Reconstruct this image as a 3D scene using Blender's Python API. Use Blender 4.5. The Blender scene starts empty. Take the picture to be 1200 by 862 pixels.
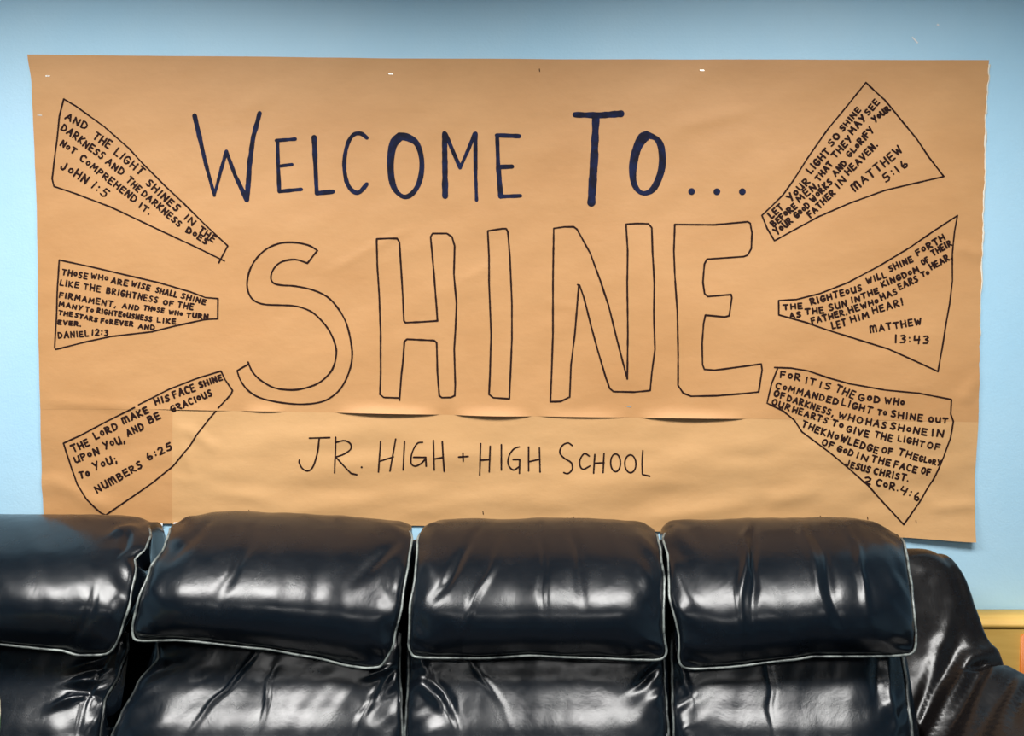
import bpy, bmesh, math, random
from mathutils import Vector, noise

S = bpy.context.scene
COL = S.collection
# ------------------------------------------------------------------ camera
F_PX = 930.0
TILT = math.radians(3.0)
CAM = Vector((0.0, -2.02, 1.46))
cd = bpy.data.cameras.new('camera'); cam = bpy.data.objects.new('camera', cd); COL.objects.link(cam)
cd.sensor_width = 36.0; cd.lens = F_PX / 1200.0 * 36.0
cam.location = CAM; cam.rotation_euler = (math.radians(90) - TILT, 0, 0)
S.camera = cam
# ------------------------------------------------------------------ world, lamps, exposure
w = bpy.data.worlds.new('world'); S.world = w; w.use_nodes = True
w.node_tree.nodes['Background'].inputs['Color'].default_value = (0.8, 0.9, 1, 1)
w.node_tree.nodes['Background'].inputs['Strength'].default_value = 0.3
S.view_settings.view_transform = 'Standard'; S.view_settings.look = 'None'
S.view_settings.gamma = 1.0; S.view_settings.use_curve_mapping = False
S.view_settings.exposure = 0.35
def troffer(x, y, power, sx=1.25, sy=0.60, color=(1.0, 0.985, 0.96)):
    l = bpy.data.lights.new('ceiling_lamp', 'AREA'); l.shape = 'RECTANGLE'; l.size = sx; l.size_y = sy
    l.energy = power; l.color = color; l.spread = math.radians(155)
    o = bpy.data.objects.new('ceiling_lamp', l); COL.objects.link(o); o.location = (x, y, 2.635)
troffer(-1.15, -1.25, 49)
troffer(0.75, -1.25, 43)
troffer(-1.15, -3.6, 14)
troffer(0.75, -3.6, 14)

def at(px, py, Y):
    """point of the vertical plane y=Y seen at a pixel"""
    dx = (px - 600.0) / F_PX; dy = (431.0 - py) / F_PX
    c, s = math.cos(TILT), math.sin(TILT)
    d = Vector((dx, c + s * dy, -s + c * dy))
    t = (Y - CAM.y) / d.y
    return CAM + d * t
def px_of(x, y, z):
    d = Vector((x, y, z)) - CAM
    c, s = math.cos(TILT), math.sin(TILT)
    f = d.y * c - d.z * s; u = d.y * s + d.z * c
    return 600 + F_PX * d.x / f, 431 - F_PX * u / f

# ------------------------------------------------------------------ materials
def mat(name, base, rough=0.5, **kw):
    m = bpy.data.materials.new(name); m.use_nodes = True
    b = m.node_tree.nodes['Principled BSDF']
    b.inputs['Base Color'].default_value = (*base, 1); b.inputs['Roughness'].default_value = rough
    for k, v in kw.items(): b.inputs[k].default_value = v
    return m
def nodes(m): return m.node_tree.nodes, m.node_tree.links, m.node_tree.nodes['Principled BSDF']
def tex_noise(m, scale, detail=4, rough=0.55, stretch=(1, 1, 1), rot=(0, 0, 0), dist=0):
    N, L, b = nodes(m)
    tc = N.new('ShaderNodeTexCoord'); mp = N.new('ShaderNodeMapping'); n = N.new('ShaderNodeTexNoise')
    mp.inputs['Scale'].default_value = stretch; mp.inputs['Rotation'].default_value = rot
    L.new(tc.outputs['Object'], mp.inputs['Vector']); L.new(mp.outputs['Vector'], n.inputs['Vector'])
    n.inputs['Scale'].default_value = scale; n.inputs['Detail'].default_value = detail
    n.inputs['Roughness'].default_value = rough; n.inputs['Distortion'].default_value = dist
    return n
def ramp(m, src, stops):
    N, L, b = nodes(m); r = N.new('ShaderNodeValToRGB'); e = r.color_ramp.elements
    while len(e) < len(stops): e.new(0.5)
    for i, (p, c) in enumerate(stops):
        e[i].position = p; e[i].color = (*c, 1) if len(c) == 3 else c
    L.new(src, r.inputs['Fac']); return r
def bump(m, src, strength, dist, prev=None):
    N, L, b = nodes(m); bp = N.new('ShaderNodeBump')
    bp.inputs['Strength'].default_value = strength; bp.inputs['Distance'].default_value = dist
    L.new(src, bp.inputs['Height'])
    if prev: L.new(prev.outputs['Normal'], bp.inputs['Normal'])
    L.new(bp.outputs['Normal'], b.inputs['Normal']); return bp

# wall paint
M_wall = mat('blue_wall_paint', (0.42, 0.66, 0.80), 0.55)
n = tex_noise(M_wall, 3, 3); r = ramp(M_wall, n.outputs['Fac'], [(0.3, (0.42, 0.69, 0.87)), (0.7, (0.47, 0.72, 0.88))])
M_wall.node_tree.links.new(r.outputs['Color'], nodes(M_wall)[2].inputs['Base Color'])
n2 = tex_noise(M_wall, 160, 3); b1 = bump(M_wall, n2.outputs['Fac'], 0.25, 0.002)
n3 = tex_noise(M_wall, 22, 3); bump(M_wall, n3.outputs['Fac'], 0.25, 0.003, b1)
M_ceil = mat('white_ceiling', (0.75, 0.76, 0.76), 0.9)
n = tex_noise(M_ceil, 60, 3); bump(M_ceil, n.outputs['Fac'], 0.3, 0.003)
M_floor = mat('grey_carpet', (0.045, 0.045, 0.05), 0.95)
n = tex_noise(M_floor, 200, 3); bump(M_floor, n.outputs['Fac'], 0.5, 0.004)
# kraft paper
def paper(name, c0, c1):
    m = mat(name, c0, 0.62)
    n = tex_noise(m, 2.2, 5, 0.6, (1, 1, 1.6), dist=0.3)
    r = ramp(m, n.outputs['Fac'], [(0.3, c0), (0.7, c1)])
    f = tex_noise(m, 60, 4, 0.7, (0.25, 1, 1))
    mx = nodes(m)[0].new('ShaderNodeMix'); mx.data_type = 'RGBA'; mx.blend_type = 'MULTIPLY'
    mx.inputs['Factor'].default_value = 0.10
    L = m.node_tree.links
    L.new(r.outputs['Color'], mx.inputs['A']); L.new(f.outputs['Fac'], mx.inputs['B'])
    L.new(mx.outputs['Result'], nodes(m)[2].inputs['Base Color'])
    g = tex_noise(m, 9, 4, 0.6, (1, 1, 1.5), (0, 0.5, 0)); b = bump(m, g.outputs['Fac'], 0.30, 0.006)
    bump(m, f.outputs['Fac'], 0.12, 0.001, b)
    return m
M_paper = paper('brown_kraft_paper', (0.57, 0.285, 0.105), (0.65, 0.345, 0.14))
M_strip = paper('pale_kraft_paper', (0.64, 0.355, 0.145), (0.70, 0.405, 0.175))
M_torn = mat('torn_paper_fibre', (0.85, 0.80, 0.68), 0.8)
M_ink = mat('brown_black_marker', (0.022, 0.008, 0.006), 0.8); M_ink.node_tree.nodes['Principled BSDF'].inputs['Specular IOR Level'].default_value = .15
M_navy = mat('navy_marker', (0.012, 0.012, 0.035), 0.8); M_navy.node_tree.nodes['Principled BSDF'].inputs['Specular IOR Level'].default_value = .15
n = tex_noise(M_navy, 45, 3); r = ramp(M_navy, n.outputs['Fac'], [(0.4, (0.010, 0.010, 0.022)), (0.65, (0.012, 0.018, 0.06))])
M_navy.node_tree.links.new(r.outputs['Color'], nodes(M_navy)[2].inputs['Base Color'])
M_staple = mat('staple_steel', (0.7, 0.68, 0.62), 0.35, Metallic=0.6)
M_tape = mat('white_tape', (0.85, 0.86, 0.86), 0.4)
# leather
def leather(name, c, rough, coat=0.0):
    m = mat(name, c, rough)
    N, L, b = nodes(m)
    b.inputs['Coat Weight'].default_value = coat; b.inputs['Coat Roughness'].default_value = 0.2
    b.inputs['Specular IOR Level'].default_value = 0.42
    n = tex_noise(m, 14, 5, 0.65)
    r = ramp(m, n.outputs['Fac'], [(0.3, (rough * 0.8,) * 3), (0.75, (rough * 1.35,) * 3)])
    L.new(r.outputs['Color'], b.inputs['Roughness'])
    v = tex_noise(m, 420, 2); b1 = bump(m, v.outputs['Fac'], 0.10, 0.0008)
    q = tex_noise(m, 16, 6, 0.6, (1.0, 1.0, 0.45), dist=0.5); bump(m, q.outputs['Fac'], 0.16, 0.006, b1)
    return m
M_leather = leather('black_leather', (0.003, 0.005, 0.008), 0.235)
M_leather_warm = leather('warm_black_leather', (0.006, 0.005, 0.005), 0.27)  # arm leather: warm base tint stands in for blurred red reflections
M_piping = mat('worn_silver_black_piping', (0.10, 0.115, 0.11), 0.28)
n = tex_noise(M_piping, 35, 4, 0.7); r = ramp(M_piping, n.outputs['Fac'], [(0.35, (0.03, 0.035, 0.035)), (0.65, (0.26, 0.29, 0.27))])
M_piping.node_tree.links.new(r.outputs['Color'], nodes(M_piping)[2].inputs['Base Color'])
M_pipe_dark = mat('black_piping', (0.03, 0.034, 0.034), 0.3)
n = tex_noise(M_pipe_dark, 30, 4, 0.7); r = ramp(M_pipe_dark, n.outputs['Fac'], [(0.45, (0.02, 0.023, 0.023)), (0.7, (0.16, 0.18, 0.17))])
M_pipe_dark.node_tree.links.new(r.outputs['Color'], nodes(M_pipe_dark)[2].inputs['Base Color'])
M_base = mat('black_sofa_lining', (0.01, 0.01, 0.01), 0.8)
M_wood = mat('golden_wood', (0.70, 0.42, 0.10), 0.6)
n = tex_noise(M_wood, 5, 4, 0.6, (1, 9, 9)); r = ramp(M_wood, n.outputs['Fac'], [(0.3, (0.66, 0.38, 0.08)), (0.7, (0.76, 0.48, 0.12))])
M_wood.node_tree.links.new(r.outputs['Color'], nodes(M_wood)[2].inputs['Base Color'])
M_orange = mat('orange_plastic', (0.62, 0.17, 0.01), 0.4)
M_pillow = mat('patterned_pillow_cloth', (0.7, 0.6, 0.4), 0.9)
n = tex_noise(M_pillow, 13, 1, 0.5); r = ramp(M_pillow, n.outputs['Fac'], [(0.40, (0.08, 0.17, 0.06)), (0.46, (0.72, 0.66, 0.45)), (0.56, (0.70, 0.62, 0.40)), (0.60, (0.45, 0.22, 0.05))])
M_pillow.node_tree.links.new(r.outputs['Color'], nodes(M_pillow)[2].inputs['Base Color'])

# ------------------------------------------------------------------ object helpers
def tag(o, label=None, cat=None, group=None, kind=None):
    if label: o['label'] = label
    if cat: o['category'] = cat
    if group: o['group'] = group
    if kind: o['kind'] = kind
    return o
def mesh(name, verts, faces, m, parent=None, smooth=True):
    me = bpy.data.meshes.new(name); me.from_pydata([tuple(v) for v in verts], [], faces); me.validate()
    me.materials.append(m)
    if smooth: me.polygons.foreach_set('use_smooth', [True] * len(me.polygons))
    o = bpy.data.objects.new(name, me); COL.objects.link(o)
    if parent: o.parent = parent; o.location = -Vector(parent.location) if parent.parent is None else (0, 0, 0)
    return o
def empty(name, loc):
    o = bpy.data.objects.new(name, None); COL.objects.link(o); o.location = loc; o.empty_display_size = 0.1; return o
def box(name, x0, x1, y0, y1, z0, z1, m, parent=None, bev=0.0):
    bm = bmesh.new(); bmesh.ops.create_cube(bm, size=1)
    for v in bm.verts: v.co = Vector(((x0 + x1) / 2 + v.co.x * (x1 - x0), (y0 + y1) / 2 + v.co.y * (y1 - y0), (z0 + z1) / 2 + v.co.z * (z1 - z0)))
    if bev: bmesh.ops.bevel(bm, geom=bm.edges[:], offset=bev, segments=3, affect='EDGES')
    me = bpy.data.meshes.new(name); bm.to_mesh(me); bm.free(); me.materials.append(m)
    if bev: me.polygons.foreach_set('use_smooth', [True] * len(me.polygons))
    o = bpy.data.objects.new(name, me); COL.objects.link(o)
    if parent: o.parent = parent; o.location = -Vector(parent.location)
    return o
def lut(tbl, x):
    if x <= tbl[0][0]: return tbl[0][1]
    for (a, p), (b, q) in zip(tbl, tbl[1:]):
        if x <= b:
            t = (x - a) / (b - a); t = t * t * (3 - 2 * t) * 0.4 + t * 0.6
            return p + (q - p) * t
    return tbl[-1][1]
def catmull(P, n):
    """smooth resample of a list of tuples into n+1 points"""
    out = []; k = len(P) - 1
    for i in range(n + 1):
        t = i / n * k; j = min(int(t), k - 1); f = t - j
        p0 = P[max(j - 1, 0)]; p1 = P[j]; p2 = P[j + 1]; p3 = P[min(j + 2, k)]
        out.append(tuple(0.5 * (2 * b + (c - a) * f + (2 * a - 5 * b + 4 * c - d) * f * f + (3 * b - a - 3 * c + d) * f ** 3) for a, b, c, d in zip(p0, p1, p2, p3)))
    return out
def tube(name, pts, rad, m, parent, seg=8):
    vs = []; fs = []; n = len(pts)
    for i, p in enumerate(pts):
        t = (pts[min(i + 1, n - 1)] - pts[max(i - 1, 0)]).normalized()
        a = t.cross(Vector((0.13, 0.9, 0.41))).normalized(); b = t.cross(a)
        rr = rad * (1 + 0.15 * noise.noise(p * 60))
        for k in range(seg):
            an = 2 * math.pi * k / seg; vs.append(p + (a * math.cos(an) + b * math.sin(an)) * rr)
    for i in range(n - 1):
        for k in range(seg):
            k2 = (k + 1) % seg; fs.append((i * seg + k, i * seg + k2, (i + 1) * seg + k2, (i + 1) * seg + k))
    fs.append(tuple(range(seg))[::-1]); fs.append(tuple((n - 1) * seg + k for k in range(seg)))
    return mesh(name, vs, fs, m, parent)

# ------------------------------------------------------------------ room
X0, X1, Y0, ZC = -3.6, 3.2, -7.5, 2.65
wall_back = tag(box('wall_back', X0, X1, 0, 0.12, 0, ZC, M_wall), kind='structure')
tag(box('wall_left', X0 - 0.12, X0, Y0, 0.12, 0, ZC, M_wall), kind='structure')
tag(box('wall_right', X1, X1 + 0.12, Y0, 0.12, 0, ZC, M_wall), kind='structure')
tag(box('wall_front', X0, X1, Y0 - 0.12, Y0, 0, ZC, M_wall), kind='structure')
tag(box('floor', X0 - 0.12, X1 + 0.12, Y0 - 0.12, 0.12, -0.1, 0, M_floor), kind='structure')
tag(box('ceiling', X0 - 0.12, X1 + 0.12, Y0 - 0.12, 0.12, ZC, ZC + 0.1, M_ceil), kind='structure')
tag(box('baseboard_back', X0, X1, -0.015, 0, 0, 0.1, M_ceil), kind='structure')

# ------------------------------------------------------------------ paper banner
SEAM = [(180, 479), (285, 481), (400, 483), (600, 487), (780, 489), (960, 491), (1150, 494)]
CRES = [(183, 272, .25), (285, 335, .45), (395, 515, 1.0), (533, 622, .95), (632, 735, .5), (750, 872, 1.0), (880, 1110, .05)]
LEFT = [(65, 34), (100, 39), (140, 40), (260, 45), (330, 46), (400, 46.5), (480, 49), (560, 50), (608, 53), (630, 53)]
RIGHT = [(71, 1158), (100, 1156), (140, 1154), (200, 1153), (250, 1151), (330, 1149), (380, 1147.5), (430, 1146), (490, 1145), (560, 1141), (632, 1139)]
TOP = [(34, 65), (250, 67), (600, 70), (900, 70.5), (1158, 71)]
BOT = [(50, 611), (205, 613), (480, 615), (780, 622), (1060, 628), (1140, 633)]
def nz(x, y, s): return noise.noise(Vector((x / s, y / s, 3.7)))
def crease(px, py, x0, y0, x1, y1, wid, amp):
    dx, dy = x1 - x0, y1 - y0; L = math.hypot(dx, dy)
    t = ((px - x0) * dx + (py - y0) * dy) / (L * L); d = ((px - x0) * dy - (py - y0) * dx) / L
    if t < -0.1 or t > 1.1: return 0
    e = max(0, min(1, (t + 0.1) / 0.25)) * max(0, min(1, (1.1 - t) / 0.25))
    return amp * e * math.exp(-(d / wid) ** 2)
CREASES = [(385, 318, 480, 268, 5, .0022), (540, 330, 575, 312, 5, .0018), (215, 500, 255, 525, 7, .003), (200, 560, 330, 590, 9, .002),
    (330, 560, 560, 530, 16, .004), (350, 596, 520, 575, 12, .004), (610, 590, 880, 545, 16, .004), (700, 560, 900, 515, 12, .003), (760, 606, 880, 590, 8, .003),
    (900, 545, 1010, 505, 12, .002), (1090, 595, 1140, 590, 6, .0025), (1120, 290, 1152, 300, 8, .003), (1125, 470, 1145, 440, 8, .003),
    (560, 160, 580, 240, 9, .002), (790, 150, 880, 130, 8, .0025), (60, 470, 180, 478, 5, .002), (60, 560, 130, 596, 9, .003), (640, 355, 690, 362, 5, .0015),
    (300, 520, 480, 500, 14, .003), (480, 600, 640, 570, 12, .003), (1000, 590, 1100, 560, 10, -.002), (900, 590, 960, 570, 10, .003), (205, 490, 230, 560, 6, .002)]
def relief(px, py):
    d = 0.0036 * (nz(px, py * 1.3, 130) + 0.6) + 0.0018 * (nz(px * .8 + py, py * 1.2, 48) + .5)
    if py > 492: d += min(1, (py - 492) / 40) * 0.0019 * (nz((px * .35 + py * .9), (py * 1.5 - px * .25), 30) + .5)
    for c in CREASES: d += crease(px, py, *c)
    if px > 980 and py > 560: d += .012 * min(1, (px - 980) / 140) * ((py - 560) / 72) ** 2
    return max(d, 0.0002)
def paper_y(px, py, sheet=None):
    sm = lut(SEAM, px)
    if sheet is None:
        sheet = 'strip' if (py > sm and px > 205) else ('left' if py > sm else 'top')
    if sheet == 'strip': 
        return 0.0021 + relief(px, py)
    y = (0.0022 if sheet == 'top' else 0.0019) + relief(px, py)
    if sheet == 'top' and py > sm - 14:
        k = max(0, 1 - (sm - py) / 14.0) ** 2
        a = 0
        for x0, x1, g in CRES:
            if x0 < px < x1: a = max(a, g * math.sin(math.pi * (px - x0) / (x1 - x0)) ** 0.7)
        y += 0.011 * a * k
    return y
def sheet(name, fpx, nu, nv, which, m, parent, label=None):
    vs = []; fs = []
    for off in (0, 0.0004):
        for j in range(nv + 1):
            for i in range(nu + 1):
                px, py = fpx(i / nu, j / nv)
                p = at(px, py, 0); y = paper_y(px, py, which)
                vs.append(Vector((p.x, -y + off, p.z)))
    W = nu + 1; B = W * (nv + 1)
    for j in range(nv):
        for i in range(nu):
            a = j * W + i; fs.append((a, a + W, a + W + 1, a + 1)); fs.append((B + a, B + a + 1, B + a + W + 1, B + a + W))
    rim = [(i, i + 1, B + i + 1, B + i) for i in range(nu)] + [(nv * W + i + 1, nv * W + i, B + nv * W + i, B + nv * W + i + 1) for i in range(nu)]
    rim += [(j * W + W, j * W, B + j * W, B + j * W + W) for j in range(nv)] + [(j * W + nu, j * W + nu + W, B + j * W + nu + W, B + j * W + nu) for j in range(nv)]
    for q in rim:                       # the cut edge keeps its own vertices so it stays crisp
        b = len(vs); vs += [vs[k].copy() for k in q]; fs.append((b, b + 1, b + 2, b + 3))
    o = mesh(name, vs, fs, m, parent)
    if label: o['label'] = label
    return o
banner = tag(empty('paper_banner', (0, 0, at(600, 620, 0).z)), 'long brown kraft paper banner lettered in marker on the blue wall above the sofas', 'banner')
def edge_jit(py): return 1.2 * nz(5, py, 9) + 0.8 * nz(2, py, 4)
def f_top(u, v):
    t = lut(TOP, 34 + u * 1124)
    py = t + (lut(SEAM, 50 + u * 1095) - t) * v
    l = lut(LEFT, py); r = lut(RIGHT, py) + (edge_jit(py) if py < 430 else 0.3 * edge_jit(py))
    return l + (r - l) * u, py
def f_left(u, v):
    py0 = 478.5; py = py0 + (612.5 - py0) * v
    l = lut(LEFT, py); return l + (205.5 - l) * u, py
def f_strip(u, v):
    px = 203 + u * 941; py = lut(SEAM, px) - 8 + (lut(BOT, px) - lut(SEAM, px) + 8) * v
    r = lut(RIGHT, py); return 203 + (r - 203) * u, py
sheet('paper_sheet', f_top, 240, 100, 'top', M_paper, banner)
sheet('paper_sheet', f_strip, 220, 44, 'strip', M_strip, banner, 'paler crinkled kraft paper strip along the bottom')
sheet('paper_sheet', f_left, 50, 40, 'left', M_paper, banner, 'short kraft paper sheet at the lower left corner')
# torn white fibre edge, upper right
vs = []; fs = []; k = 0
N_ = 120
for i in range(N_ + 1):
    py = 76 + (400 - 76) * i / N_
    r = lut(RIGHT, py) + edge_jit(py); wdt = max(0.15, (1.7 + 1.6 * nz(9, py, 16)) * (1 if py < 300 else max(0.2, 1 - (py - 300) / 110)))
    y = paper_y(r, py, 'top')
    for q, yy in ((-0.4, y + .00012), (wdt, y - .0003)):
        p = at(r + q, py, 0); vs.append(Vector((p.x, -yy, p.z))); vs.append(Vector((p.x, -yy + .0003, p.z)))
for i in range(N_):
    a = i * 4; b = a + 4
    fs += [(a, b, b + 2, a + 2), (a + 1, a + 3, b + 3, b + 1), (a + 2, b + 2, b + 3, a + 3), (a, a + 1, b + 1, b)]
o = mesh('torn_edge', vs, fs, M_torn, banner); o['label'] = 'white torn paper fibre edge'
def flat_bar(name, px0, py0, px1, py1, wpx, m, parent, th=0.0006, lift=0.0):
    a = at(px0, py0, 0); b = at(px1, py1, 0); t = (b - a).normalized(); nrm = Vector((-t.z, 0, t.x)) * wpx / 461 / 2
    vs = []
    ya = -(lift if parent is wall_back else paper_y((px0 + px1) / 2, (py0 + py1) / 2) + lift)
    for y in (ya, ya - th):
        for p in (a - nrm, b - nrm, b + nrm, a + nrm): vs.append(Vector((p.x, y, p.z)))
    fs = [(0, 1, 2, 3), (4, 7, 6, 5), (0, 4, 5, 1), (1, 5, 6, 2), (2, 6, 7, 3), (3, 7, 4, 0)]
    return mesh(name, vs, fs, m, parent, False)
for x, y in ((58, 90), (48, 135.5), (458, 87), (822, 83), (737, 476)): flat_bar('staple', x - 2.6, y, x + 2.6, y + .3, 1.2, M_staple, banner)
for x, y in ((960, 605), (1015, 606), (672, 606), (566, 600), (293, 598), (1071, 610), (632, 83)): flat_bar('staple', x, y - 1.8, x + .4, y + 1.8, 0.9, M_ink, banner)
flat_bar('tape', 150, 613, 192, 613.5, 3.0, M_tape, banner)
flat_bar('tape', 205, 613, 250, 611, 4.0, M_tape, banner)
# small marks on the wall
o = flat_bar('staple', 1069, 43.5, 1075.5, 50.5, 1.7, M_tape, wall_back)
o = flat_bar('staple', 1098, 28.5, 1100, 30, 2.0, M_tape, wall_back)

# ---- strokes
class Ink:
    def __init__(s): s.v = []; s.f = []; s.k = 0
    def dl(s): s.k = (s.k + 1) % 50; return s.k * 3e-6
    def disc(s, px, py, r, n=8, lift=.0006):
        b = len(s.v); lift += s.dl()
        for k in range(n):
            a = 2 * math.pi * k / n; x = px + r * math.cos(a); y = py + r * math.sin(a)
            p = at(x, y, 0); s.v.append(Vector((p.x, -paper_y(px, py) - lift, p.z)))
        s.f.append(tuple(range(b + n - 1, b - 1, -1)))
    def line(s, pts, w0, w1=None, step=6.0, wob=0.0):
        w1 = w0 if w1 is None else w1
        L = [0]
        for a, b in zip(pts, pts[1:]): L.append(L[-1] + math.hypot(b[0] - a[0], b[1] - a[1]))
        T = max(L[-1], 1e-6); q = []
        for i, (a, b) in enumerate(zip(pts, pts[1:])):
            n = max(1, int(math.ceil((L[i + 1] - L[i]) / step)))
            for k in range(n if i < len(pts) - 2 else n + 1):
                t = k / n; u = (L[i] + (L[i + 1] - L[i]) * t) / T
                x = a[0] + (b[0] - a[0]) * t; y = a[1] + (b[1] - a[1]) * t
                ww = w0 + (w1 - w0) * u
                if wob: ww *= 1 + wob * nz(x * 3, y * 3, 20)
                q.append((x, y, ww / 2))
        for x, y, r in q: s.disc(x, y, r, 8 if r < 3 else 14)
        for (x, y, r), (X, Y, R) in zip(q, q[1:]):
            d = math.hypot(X - x, Y - y)
            if d < 1e-6: continue
            nx, ny = -(Y - y) / d, (X - x) / d; b = len(s.v); dl = s.dl()
            for (cx, cy, cr, sg) in ((x, y, r, 1), (x, y, r, -1), (X, Y, R, -1), (X, Y, R, 1)):
                p = at(cx + nx * cr * sg, cy + ny * cr * sg, 0); s.v.append(Vector((p.x, -paper_y(cx, cy) - .0006 - dl, p.z)))
            s.f.append((b, b + 1, b + 2, b + 3))
    def build(s, name, m, parent, label=None):
        o = mesh(name, s.v, s.f, m, None, False)
        o.parent = parent
        if parent.parent is None: o.location = -Vector(parent.location)
        if label: o['label'] = label
        return o
def ell(cx, cy, rx, ry, a0, a1, n=10):
    return [(cx + rx * math.cos(math.radians(a0 + (a1 - a0) * i / n)), cy + ry * math.sin(math.radians(a0 + (a1 - a0) * i / n))) for i in range(n + 1)]
G = {
 'A': (.62, [[(0, 0), (.34, 1), (.62, 0)], [(.12, .36), (.54, .36)]]),
 'B': (.52, [[(0, 0), (0, 1), (.3, 1), (.44, .85), (.38, .62), (.02, .53), (.42, .48), (.52, .25), (.38, .03), (0, 0)]]),
 'C': (.52, [[(.52, .9)] + ell(.3, .5, .3, .5, 60, 300, 9)]),
 'D': (.55, [[(0, 0), (0, 1), (.3, .95), (.52, .7), (.55, .4), (.4, .1), (0, 0)]]),
 'E': (.48, [[(.46, 1), (0, 1), (0, 0), (.48, 0)], [(0, .52), (.4, .52)]]),
 'F': (.46, [[(.46, 1), (0, 1), (0, 0)], [(0, .52), (.38, .54)]]),
 'G': (.58, [[(.52, .88)] + ell(.3, .5, .3, .5, 60, 340, 10) + [(.58, .45), (.3, .45)]]),
 'H': (.55, [[(0, 0), (0, 1)], [(.55, 0), (.55, 1)], [(0, .5), (.55, .5)]]),
 'I': (.12, [[(.06, 0), (.06, 1)]]),
 'J': (.5, [[(.38, 1), (.4, .25), (.28, 0), (.08, .02), (0, .25)]]),
 'K': (.52, [[(0, 0), (0, 1)], [(.5, 1), (.02, .45), (.52, 0)]]),
 'L': (.45, [[(0, 1), (0, 0), (.45, .02)]]),
 'M': (.7, [[(0, 0), (.08, 1), (.35, .35), (.62, 1), (.7, 0)]]),
 'm': (.78, [[(0, 0), (0, .95)], [(0, .65), (.14, 1), (.32, .9), (.36, 0)], [(.36, .65), (.52, 1), (.7, .9), (.76, 0)]]),
 'N': (.55, [[(0, 0), (.02, 1), (.52, 0), (.55, 1)]]),
 'O': (.55, [ell(.275, .5, .275, .5, 90, 450, 10)]),
 'o': (.4, [ell(.2, .45, .2, .3, 90, 450, 8)]),
 'P': (.5, [[(0, 0), (0, 1), (.38, .95), (.48, .75), (.36, .52), (0, .46)]]),
 'R': (.54, [[(0, 0), (0, 1), (.38, .95), (.48, .75), (.36, .54), (.04, .48), (.54, 0)]]),
 'S': (.48, [[(.46, .92), (.28, 1), (.06, .86), (.1, .62), (.38, .45), (.46, .2), (.28, 0), (0, .08)]]),
 'T': (.58, [[(0, 1), (.58, .98)], [(.3, .98), (.28, 0)]]),
 'U': (.55, [[(0, 1), (.02, .25), (.2, 0), (.42, .08), (.53, .4), (.55, 1)], [(.54, .4), (.56, 0)]]),
 'V': (.55, [[(0, 1), (.28, 0), (.55, 1)]]),
 'W': (.74, [[(0, 1), (.16, 0), (.36, .7), (.52, 0), (.74, 1)]]),
 'Y': (.55, [[(0, 1), (.26, .5)], [(.55, 1), (.16, -.05)]]),
 '1': (.14, [[(.07, 0), (.07, 1)]]),
 '2': (.46, [[(.02, .8), (.2, 1), (.42, .85), (.38, .5), (0, .02), (.48, 0)]]),
 '3': (.46, [[(.02, .92), (.3, 1), (.42, .78), (.18, .55), (.44, .38), (.36, .05), (.02, .02)]]),
 '4': (.5, [[(.05, 1), (.02, .45), (.5, .5)], [(.48, 1), (.42, -.02)]]),
 '5': (.48, [[(.48, 1), (.12, 1), (.06, .58), (.38, .58), (.46, .25), (.28, 0), (0, .08)]]),
 '6': (.46, [[(.2, 1), (.03, .45), (.12, .05), (.36, .02), (.46, .28), (.3, .48), (.06, .35)]]),
 ':': (.1, [[(.05, .2), (.05, .24)], [(.05, .7), (.05, .74)]]),
 '.': (.08, [[(.04, 0), (.04, .05)]]),
 ',': (.1, [[(.08, .1), (0, -.2)]]),
 ';': (.12, [[(.1, .1), (.02, -.2)], [(.08, .6), (.08, .64)]]),
 '!': (.14, [[(.08, .3), (.1, 1)], [(.06, 0), (.06, .03)]]),
}
def word(ink, txt, x0, y0, x1, y1, h, org, sc, lw):
    """hand-lettered word from baseline start to baseline end, crop coordinates"""
    ax, ay = org[0] + x0 / sc, org[1] + y0 / sc; bx, by = org[0] + x1 / sc, org[1] + y1 / sc; h = h / sc * .82
    L = math.hypot(bx - ax, by - ay); ex, ey = (bx - ax) / L, (by - ay) / L; ux, uy = ey, -ex
    gap = .36; tot = sum(G[c][0] for c in txt) + gap * (len(txt) - 1); k = L / tot; x = 0
    rnd = random.Random(txt + str(x0))
    for c in txt:
        wd, st = G[c]; sk = rnd.uniform(-.06, .06); dv = rnd.uniform(-.05, .05); hh = h * rnd.uniform(.9, 1.05)
        for s_ in st:
            pts = []
            for gx, gy in s_:
                lx = (x + gx) * k + sk * gy * h; ly = (gy + dv) * hh
                pts.append((ax + ex * lx + ux * ly, ay + ey * lx + uy * ly))
            ink.line(pts, lw * 1.03 * rnd.uniform(.88, 1.12), step=9)
        x += wd + gap
def smooth(pts, n=None):
    return catmull(pts, n or len(pts) * 3)
def conv(pts, org, sc): return [(org[0] + x / sc, org[1] + y / sc) for x, y in pts]
def verse(org, sc, outlines, words, label, lw=2.0):
    k = Ink()
    for o_ in outlines: k.line(conv(o_, org, sc), 1.9, wob=.25)
    fr = k.build('verse_frame', M_ink, banner, label)
    for wd in words:
        t = Ink(); word(t, *wd, org, sc, lw); t.build('word', M_ink, fr)
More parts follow.
